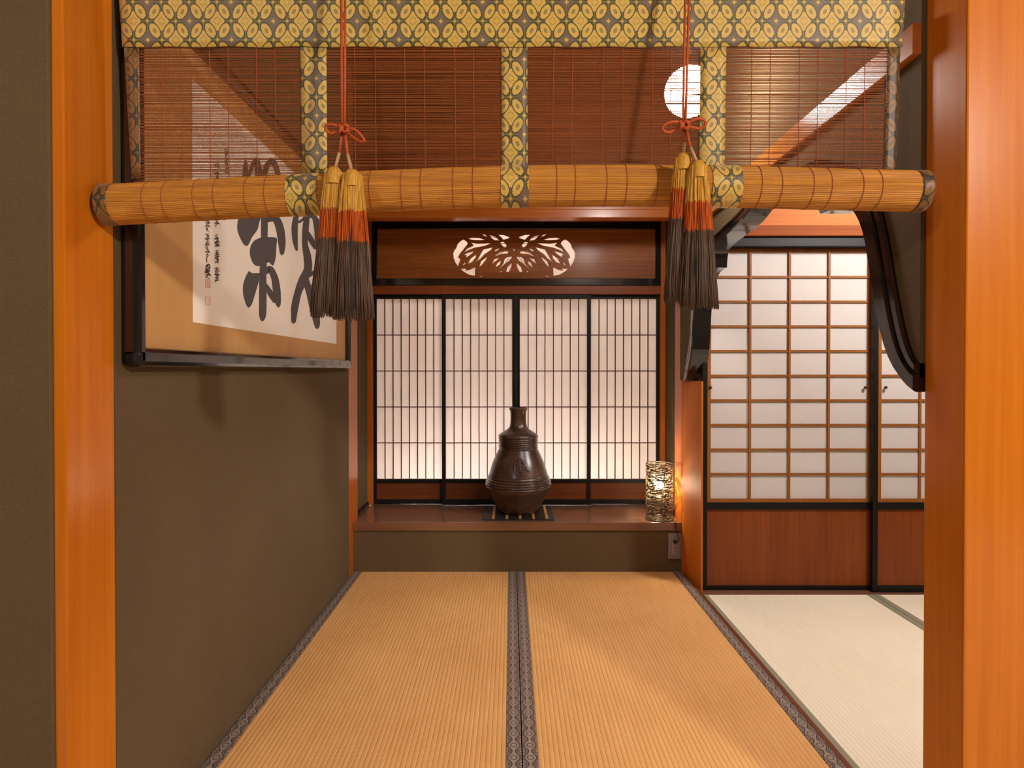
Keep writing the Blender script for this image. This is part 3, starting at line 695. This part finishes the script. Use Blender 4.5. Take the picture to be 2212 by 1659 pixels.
def on_vase(px, py):
    z = zv(py); r = None
    for (r0, z0), (r1, z1) in zip(prf[3:], prf[4:]):
        if z1 <= z <= z0: r = r0 + (r1 - r0) * (z0 - z) / max(z0 - z1, 1e-6); break
    dx = (px - 735) / 6.146 / (FOC / YV); r = r or .15
    return (XV + dx, YV - math.sqrt(max(r * r - dx * dx, 0)) - .001, z)
def relief(pts, w): tube_data([on_vase(*p) for p in spline(pts, 3)], w, 6, True, VV, FF)
relief([(745, 735), (700, 780), (678, 850), (690, 920), (730, 955), (780, 960)], .0045)
relief([(745, 735), (790, 780), (815, 840), (850, 900), (868, 920), (820, 955), (780, 960)], .0045)
for i in range(16):
    a = random.uniform(0, 6.3); x, y = 755 + random.uniform(-48, 55), 870 + random.uniform(-95, 70)
    if abs(x - 755) > 20 + (y - 740) * .35: continue
    relief([(x, y), (x + 12 * math.cos(a), y + 14 * math.sin(a)), (x + 22 * math.cos(a + .5), y + 26 * math.sin(a + .5))], .004)
relief([(745, 750), (750, 850), (765, 950)], .004)
link('leaf_medallion', pyd(VV, FF, True), M['vase'], vs)

XW, YW = .823, 3.452
wl = thing('woven_lamp', 'small cylindrical woven wire lamp glowing at the right end of the alcove shelf', 'lamp', (XW, YW, TR))
LH, LR = .312, .073
VV, FF = [], []
def arc(z, a0, a1, h, r):
    n = max(2, int((a1 - a0) / .12)); b = len(VV)
    for i in range(n + 1):
        a = a0 + (a1 - a0) * i / n
        for dz in (-h / 2, h / 2): VV.append((XW + r * math.cos(a), YW + r * math.sin(a), z + dz))
    for i in range(n): FF.append((b + 2 * i, b + 2 * i + 2, b + 2 * i + 3, b + 2 * i + 1))
for i in range(2600):
    z = TR + .006 + (LH - .018) * random.random(); a0 = random.uniform(0, 6.283)
    arc(z, a0, a0 + random.uniform(.08, .42), random.uniform(.0016, .0042), LR + random.uniform(-.0025, .0025))
for i in range(320):
    a = random.uniform(0, 6.283); z = TR + .01 + (LH - .05) * random.random(); h = random.uniform(.02, .07)
    arc(min(z + h / 2, TR + LH - h / 2 - .004), a, a + random.uniform(.014, .03), h, LR + random.uniform(-.003, .003))
sh = link('woven_shade', pyd(VV, FF), M['bronze'], wl); sh['kind'] = 'stuff'
for z in (TR + .004, TR + LH - .004):
    link('ring', tube([(XW + LR * math.cos(a), YW + LR * math.sin(a), z) for a in [2 * math.pi * k / 40 for k in range(41)]], .0025, 6), M['bronze'], wl)
link('base_plate', lathe([(0.0005, TR + .0005), (LR - .004, TR + .0005), (LR - .004, TR + .008), (.02, TR + .01), (.02, TR + .09), (.014, TR + .13), (.0005, TR + .13)], 32, (XW, YW)), M['bronze'], wl)
link('bulb', sphere_mesh(.024), M['bulb'], wl, (XW - .004, YW, .455))
ox0, ox1 = UX(1443.5, YP), UX(1471.5, YP); oz0, oz1 = UZ(1207, YP), UZ(1151, YP)
link('power_cord', tube(spline([(XW + .05, YW - .045, TR + .005), (XW + .065, YW - .065, TR + .004), ((ox0 + ox1) / 2 + .004, YP - .012, TR + .003), ((ox0 + ox1) / 2 + .002, YP - .018, TR - .012), ((ox0 + ox1) / 2 + .010, YP - .020, .215), ((ox0 + ox1) / 2 + .018, YP - .028, .185), ((ox0 + ox1) / 2 + .012, YP - .032, oz1 - .038), ((ox0 + ox1) / 2 + .002, YP - .034, oz1 - .040)], 6), .0022, 8), M['cable'], wl)
box('plug', (ox0 + ox1) / 2 - .012, (ox0 + ox1) / 2 + .008, YP - .036, YP - .0125, oz1 - .05, oz1 - .034, M['cable'], wl, .003)
ol = thing('wall_outlet', 'grey wall outlet on the plinth below the woven lamp', 'outlet', ((ox0 + ox1) / 2, YP, oz0))
box('cover_plate', ox0, ox1, YP - .009, YP - .0005, oz0, oz1, M['plate'], ol, .0025)
box('socket_strip', ox0 + .021, ox1 - .023, YP - .0105, YP - .008, oz0 + .028, oz1 - .028, M['plate2'], ol, .001)
for z in (.062, .042):
    for dx in (-.005, .004): box('slot', (ox0 + ox1) / 2 + dx - .001, (ox0 + ox1) / 2 + dx + .001, YP - .0112, YP - .010, oz0 + z - .004, oz0 + z + .004, M['cable'], ol)

# ------------------------------------------------------------------ bamboo blind with its roll
BT, BB = (1.332, 1.985), (1.350, 1.455)                      # (Y, z) of the top and bottom of the hanging sheet
def by(z): return BT[0] + (BB[0] - BT[0]) * (BT[1] - z) / (BT[1] - BB[1])
bl = thing('bamboo_blind', 'half rolled bamboo blind with gold brocade bands hanging between the near posts', 'bamboo blind', (0, 1.34, 1.98))
def bx(px, py):                                           # pixel -> point on the sheet
    z = 1.7
    for _ in range(4): p = U(px, py, 'Y', by(z)); z = p.z
    return p
ed = [(258, 0), (268, 105), (280, 250), (285, 390)], [(1955, 0), (1945, 105), (1938, 250), (1934, 390)]
eL = [bx(*p) for p in ed[0]]; eR = [bx(*p) for p in ed[1]]
def edge(pts, z):
    for a, b in zip(pts, pts[1:]):
        if z >= b.z: break
    f = (z - a.z) / (b.z - a.z); return a.x + (b.x - a.x) * f
VV, FF = [], []
z = UZ(100, 1.336); i = 0
while z > 1.458:
    j = random.uniform(-.0006, .0006); r = random.uniform(.00085, .00118)
    zz_ = z + j; x0, x1 = edge(eL, zz_) + .004, edge(eR, zz_) - .004
    k = 10; w1, w2 = random.uniform(-.0006, .0006), random.uniform(-.0006, .0006); ph = random.uniform(0, 6)
    tube_data([(x0 + (x1 - x0) * q / k, by(zz_) + .0003 * math.sin(q + ph), zz_ + w1 * math.sin(q * .9 + ph) + w2 * math.sin(q * 2.1)) for q in range(k + 1)], r, 5, False, VV, FF)
    z -= .00325
sl = link('bamboo_slats', pyd(VV, FF, True), M['slat'], bl); sl['kind'] = 'stuff'
VV, FF = [], []
for px in (351, 392, 453, 493, 554, 594, 766, 810, 874, 916, 982, 1022, 1196, 1237, 1303, 1345, 1410, 1450, 1624, 1664, 1727, 1767, 1828, 1868):
    p0, p1 = bx(px, 96), bx(px + (3 if px < 1103 else -4), 385)
    tube_data([(p0.x, p0.y - .0016, p0.z), (p1.x, p1.y - .0016, p1.z)], .0009, 5, True, VV, FF)
th = link('binding_threads', pyd(VV, FF), M['thread'], bl); th['kind'] = 'stuff'
def cloth(name, xs0, xs1, y0, y1, off, parent, nseg=24, wob=.0012, vert=False, mat='brocade'):
    """thin cloth strip on the sheet, from pixel column xs0 to xs1 and row y0 to y1 (rows x 2 lists)"""
    V, F = [], []; nr = 10; n = nseg
    for r in range(nr + 1):
        py = y0 + (y1 - y0) * r / nr; f = r / nr
        xa, xb2 = xs0[0] + (xs0[1] - xs0[0]) * f, xs1[0] + (xs1[1] - xs1[0]) * f
        for c2 in range(n + 1):
            p = bx(xa + (xb2 - xa) * c2 / n, py + (wob * 900 * math.sin(c2 * 1.3) if r == nr and not vert else 0))
            V.append((p.x, p.y - off - (wob * (.5 + .5 * math.sin(c2 * .9 + r * .15)) if not vert else 0), p.z))
    m = n + 1
    for r in range(nr):
        for c2 in range(n): F.append((r * m + c2, r * m + c2 + 1, (r + 1) * m + c2 + 1, (r + 1) * m + c2))
    me = pyd(V, F, True); o = link(name, me, M[mat], parent)
    sm = o.modifiers.new('thickness', 'SOLIDIFY'); sm.thickness = .0014; sm.offset = 0; return o
cloth('brocade_valance', (256, 268), (1957, 1945), -75, 104, .005, bl, 60)
for a in (((650, 653), (706, 708)), ((1083, 1084), (1139, 1140)), ((1512, 1509), (1568, 1564))): cloth('brocade_band', a[0], a[1], 100, 388, .0032, bl, 4, 0, True)
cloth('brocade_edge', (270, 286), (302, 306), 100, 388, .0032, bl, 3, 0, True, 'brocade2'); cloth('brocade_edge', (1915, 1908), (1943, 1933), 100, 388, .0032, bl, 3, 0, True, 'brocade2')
# roll
YRo, RR = 1.300, .0412
axis_px = [(228, 443), (330, 438), (440, 432), (560, 426), (690, 420), (900, 410), (1100, 403.5), (1300, 401.5), (1450, 402), (1600, 404.5), (1750, 408), (1880, 411), (1992, 413.5)]
ax = [tuple(U(px, py, 'Y', YRo)) for px, py in axis_px]; axs = spline(ax, 4)
def roll_at(x):
    for a, b in zip(axs, axs[1:]):
        if b[0] >= x: break
    f = (x - a[0]) / (b[0] - a[0]); return Vector((x, YRo, a[2] + (b[2] - a[2]) * f))
def shell(x0, x1, rad, n=30, seg=132, groove=.0005, taper=0):
    V, F = [], []
    for i in range(n + 1):
        x = x0 + (x1 - x0) * i / n; c2 = roll_at(x)
        rr = rad - taper * (1 - min(1, min(i, n - i) / max(1, n * .04)))
        for k in range(seg):
            a = 2 * math.pi * k / seg; r = rr + (groove if k % 2 else -groove)
            V.append((x, c2.y + r * math.cos(a), c2.z + r * math.sin(a)))
    for i in range(n):
        for k in range(seg): F.append((i * seg + k, i * seg + (k + 1) % seg, (i + 1) * seg + (k + 1) % seg, (i + 1) * seg + k))
    return V, F
rx0, rx1 = axs[0][0], axs[-1][0]
V, F = shell(rx0 + .004, rx1 - .004, RR)
seg = 132
F += [tuple(range(seg)), tuple(len(V) - seg + k for k in range(seg))]
link('bamboo_roll', pyd(V, F), M['roll'], bl)
for a, b in ((632, 697), (1083, 1141), (1526, 1589)):
    V, F = shell(UX(a, YRo), UX(b, YRo), RR + .0016, 4, 48, 0); link('brocade_band', pyd(V, F, True), M['brocade'], bl)
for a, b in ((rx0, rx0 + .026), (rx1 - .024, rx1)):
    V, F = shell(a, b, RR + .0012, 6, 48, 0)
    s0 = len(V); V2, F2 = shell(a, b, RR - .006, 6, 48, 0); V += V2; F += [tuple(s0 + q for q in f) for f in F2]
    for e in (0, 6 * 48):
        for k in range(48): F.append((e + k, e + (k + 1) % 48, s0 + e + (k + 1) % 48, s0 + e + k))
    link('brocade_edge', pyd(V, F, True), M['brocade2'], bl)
VV, FF = [], []                                           # rolled layers seen at the ends
for e, sg in ((rx0 + .003, -1), (rx1 - .003, 1)):
    c2 = roll_at(e); pts = []
    for k in range(110):
        a = k * .36; r = .010 + (RR - .016) * k / 110; pts.append((e + sg * .002, c2.y + r * math.cos(a), c2.z + r * math.sin(a)))
    tube_data(pts, .0014, 5, True, VV, FF)
link('roll_layers', pyd(VV, FF, True), M['roll'], bl)
VV, FF = [], []
for px in (307, 350, 417, 461, 528, 571, 735, 798, 866, 908, 978, 1021, 1203, 1243, 1311, 1354, 1420, 1645, 1689, 1757, 1796, 1864, 1905):
    c2 = roll_at(UX(px, YRo - .04)); tube_data([(c2.x, c2.y + (RR + .0006) * math.cos(a), c2.z + (RR + .0006) * math.sin(a)) for a in [2 * math.pi * k / 48 for k in range(49)]], .0008, 5, False, VV, FF)
th = link('roll_threads', pyd(VV, FF), M['thread'], bl); th['kind'] = 'stuff'

# ------------------------------------------------------------------ cords with tassels
def tassel_cord(label, top, knot, loops, heads, hook):
    YT = 1.222
    W = lambda x, y, d=0: tuple(U(x, y, 'Y', YT + d))
    t = thing('tassel_cord', label, 'tassel cord', W(knot[0], 700), 'tassel cords of the bamboo blind')
    kx, ky = knot
    for dx in (-4.5, 4.5):
        p = list(U(top + dx, -80, 'Y', 1.262)); q = W(kx + dx * .6, ky + 4)
        link('cord', tube([p, [(a + b) / 2 for a, b in zip(p, q)], q], .0026, 8), M['cord'], t)
    for lp in loops:
        link('bow_loop', tube(spline([W(x, y, d) for x, y, d in lp], 6), .0029, 8), M['cord'], t)
    kn = []
    for k in range(40):
        a = k * 2 * math.pi / 13.0; kn.append(W(kx + 9.5 * math.cos(a), ky + 2 + 8 * math.sin(a * 1.5), -.004 + .006 * math.sin(a * 2)))
    link('knot', tube(kn, .0036, 8), M['cord'], t)
    for hx, hy, wtop, xl, xr, yb, yg, yo, dY in heads:
        mx, my = kx + (hx - kx) * .45, ky + (hy - ky) * .60
        link('cord', tube([W(kx + (hx - kx) * .12, ky + 8), W(mx, my, dY)], .0029, 8), M['cord'], t)
        link('cord_sleeve', tube([W(mx, my, dY), W(hx, hy + 4, dY)], .0034, 8), M['sleeve'], t)
        ta = bpy.data.objects.new('tassel', None); COL.objects.link(ta); ta.parent = t
        ta.location = Vector(W(hx, hy, dY)) - t.location
        cc = Vector(W(hx, hy, dY)); sc = (YT + dY) / FOC
        hr = wtop / 2 * sc
        prof_ = [(.002, .004), (hr * .6, .003), (hr * .95, -.004), (hr * 1.02, -.014), (hr * 1.0, -.022), (hr * 1.06, -.030)]
        me = lathe(prof_, 24); link('tassel_head', me, M['sg'], ta, cc)
        rb = (xr - xl) / 2 * sc; bxm = ((xl + xr) / 2 - hx) * sc; Lh = (yb - hy) * sc
        zg, zo = (yg - hy) * sc, (yo - hy) * sc
        secs = {'gold_fringe': ([], []), 'orange_fringe': ([], []), 'dark_fringe': ([], [])}
        n = 330
        for s in range(n):
            a = random.uniform(0, 2 * math.pi); rho = math.sqrt(random.uniform(.45, 1)); L = Lh * random.uniform(.955, 1.0); w0, w1 = random.uniform(-.0022, .0022), random.uniform(-.002, .002); wz = random.uniform(-.0035, .0035)
            def pt(d):
                f = d / Lh; fl = f ** .75
                r = (hr * .98 + (rb - hr) * fl) * (rho if f > .12 else 1 - (1 - rho) * f / .12)
                return Vector((cc.x + bxm * f + r * math.cos(a) + w0 * math.sin(f * 5 + a), cc.y + .62 * r * math.sin(a) + w1 * math.sin(f * 6), cc.z - d))
            for nm, d0, d1, k in (('gold_fringe', .006, zg + wz, 3), ('orange_fringe', zg + wz, zo + wz, 3), ('dark_fringe', zo + wz, L, 4)):
                V, F = secs[nm]
                rad = [.0013] * (k + 1)
                if nm == 'dark_fringe': rad[-1] = .0007
                tube_data([pt(d0 + (d1 - d0) * q / k) for q in range(k + 1)], rad, 4, nm == 'dark_fringe', V, F)
        for nm, mt in (('gold_fringe', 'sg'), ('orange_fringe', 'so'), ('dark_fringe', 'sd')):
            o = link(nm, pyd(*secs[nm], smooth=True), M[mt], ta); o['kind'] = 'stuff'
            o.location = -(Vector(t.location) + ta.location)
        core = []
        for q in range(9):
            f = q / 8 * .93; r = (hr * .9 + (rb - hr) * f ** .75) * .62
            core.append((cc.x + bxm * f, cc.y, cc.z - Lh * f, r))
        me = tube([c_[:3] for c_ in core], [c_[3] for c_ in core], 16)
        o = link('core', me, M['core'], ta); o.location = -(Vector(t.location) + ta.location)
    if hook:
        link('hook', tube(spline([W(*q) for q in hook], 5), .0022, 8), M['lacq2'], t)
    return t
tassel_cord('vermilion cord with bow and two tassels over the calligraphy side of the blind', 741, (742, 276),
            [[(740, 276, -.004), (722, 270, -.008), (706, 270, -.006), (704, 280, -.002), (716, 288, .002), (738, 280, 0)], [(746, 278, -.004), (762, 278, -.008), (776, 288, -.008), (787, 304, -.004), (774, 303, 0), (758, 292, .002), (746, 282, 0)]],
            [(722, 366, 34, 670, 748, 686, 452, 516, .004), (761, 371, 34, 716, 809, 692, 458, 524, -.010)], None)
tassel_cord('vermilion cord with bow and two tassels beside the glowing globe and the alcove', 1486, (1478, 268),
            [[(1474, 266, -.004), (1455, 263, -.008), (1435, 270, -.006), (1432, 281, -.002), (1446, 286, .002), (1470, 274, 0)], [(1484, 266, -.004), (1504, 257, -.008), (1520, 259, -.006), (1523, 270, -.002), (1510, 278, .002), (1486, 272, 0)]],
            [(1476, 336, 34, 1434, 1500, 654, 410, 474, .006), (1508, 352, 32, 1468, 1553, 668, 438, 500, -.012)],
            [(1502, 352, .012), (1512, 354, .010), (1521, 352, .012), (1524, 362, .014)])
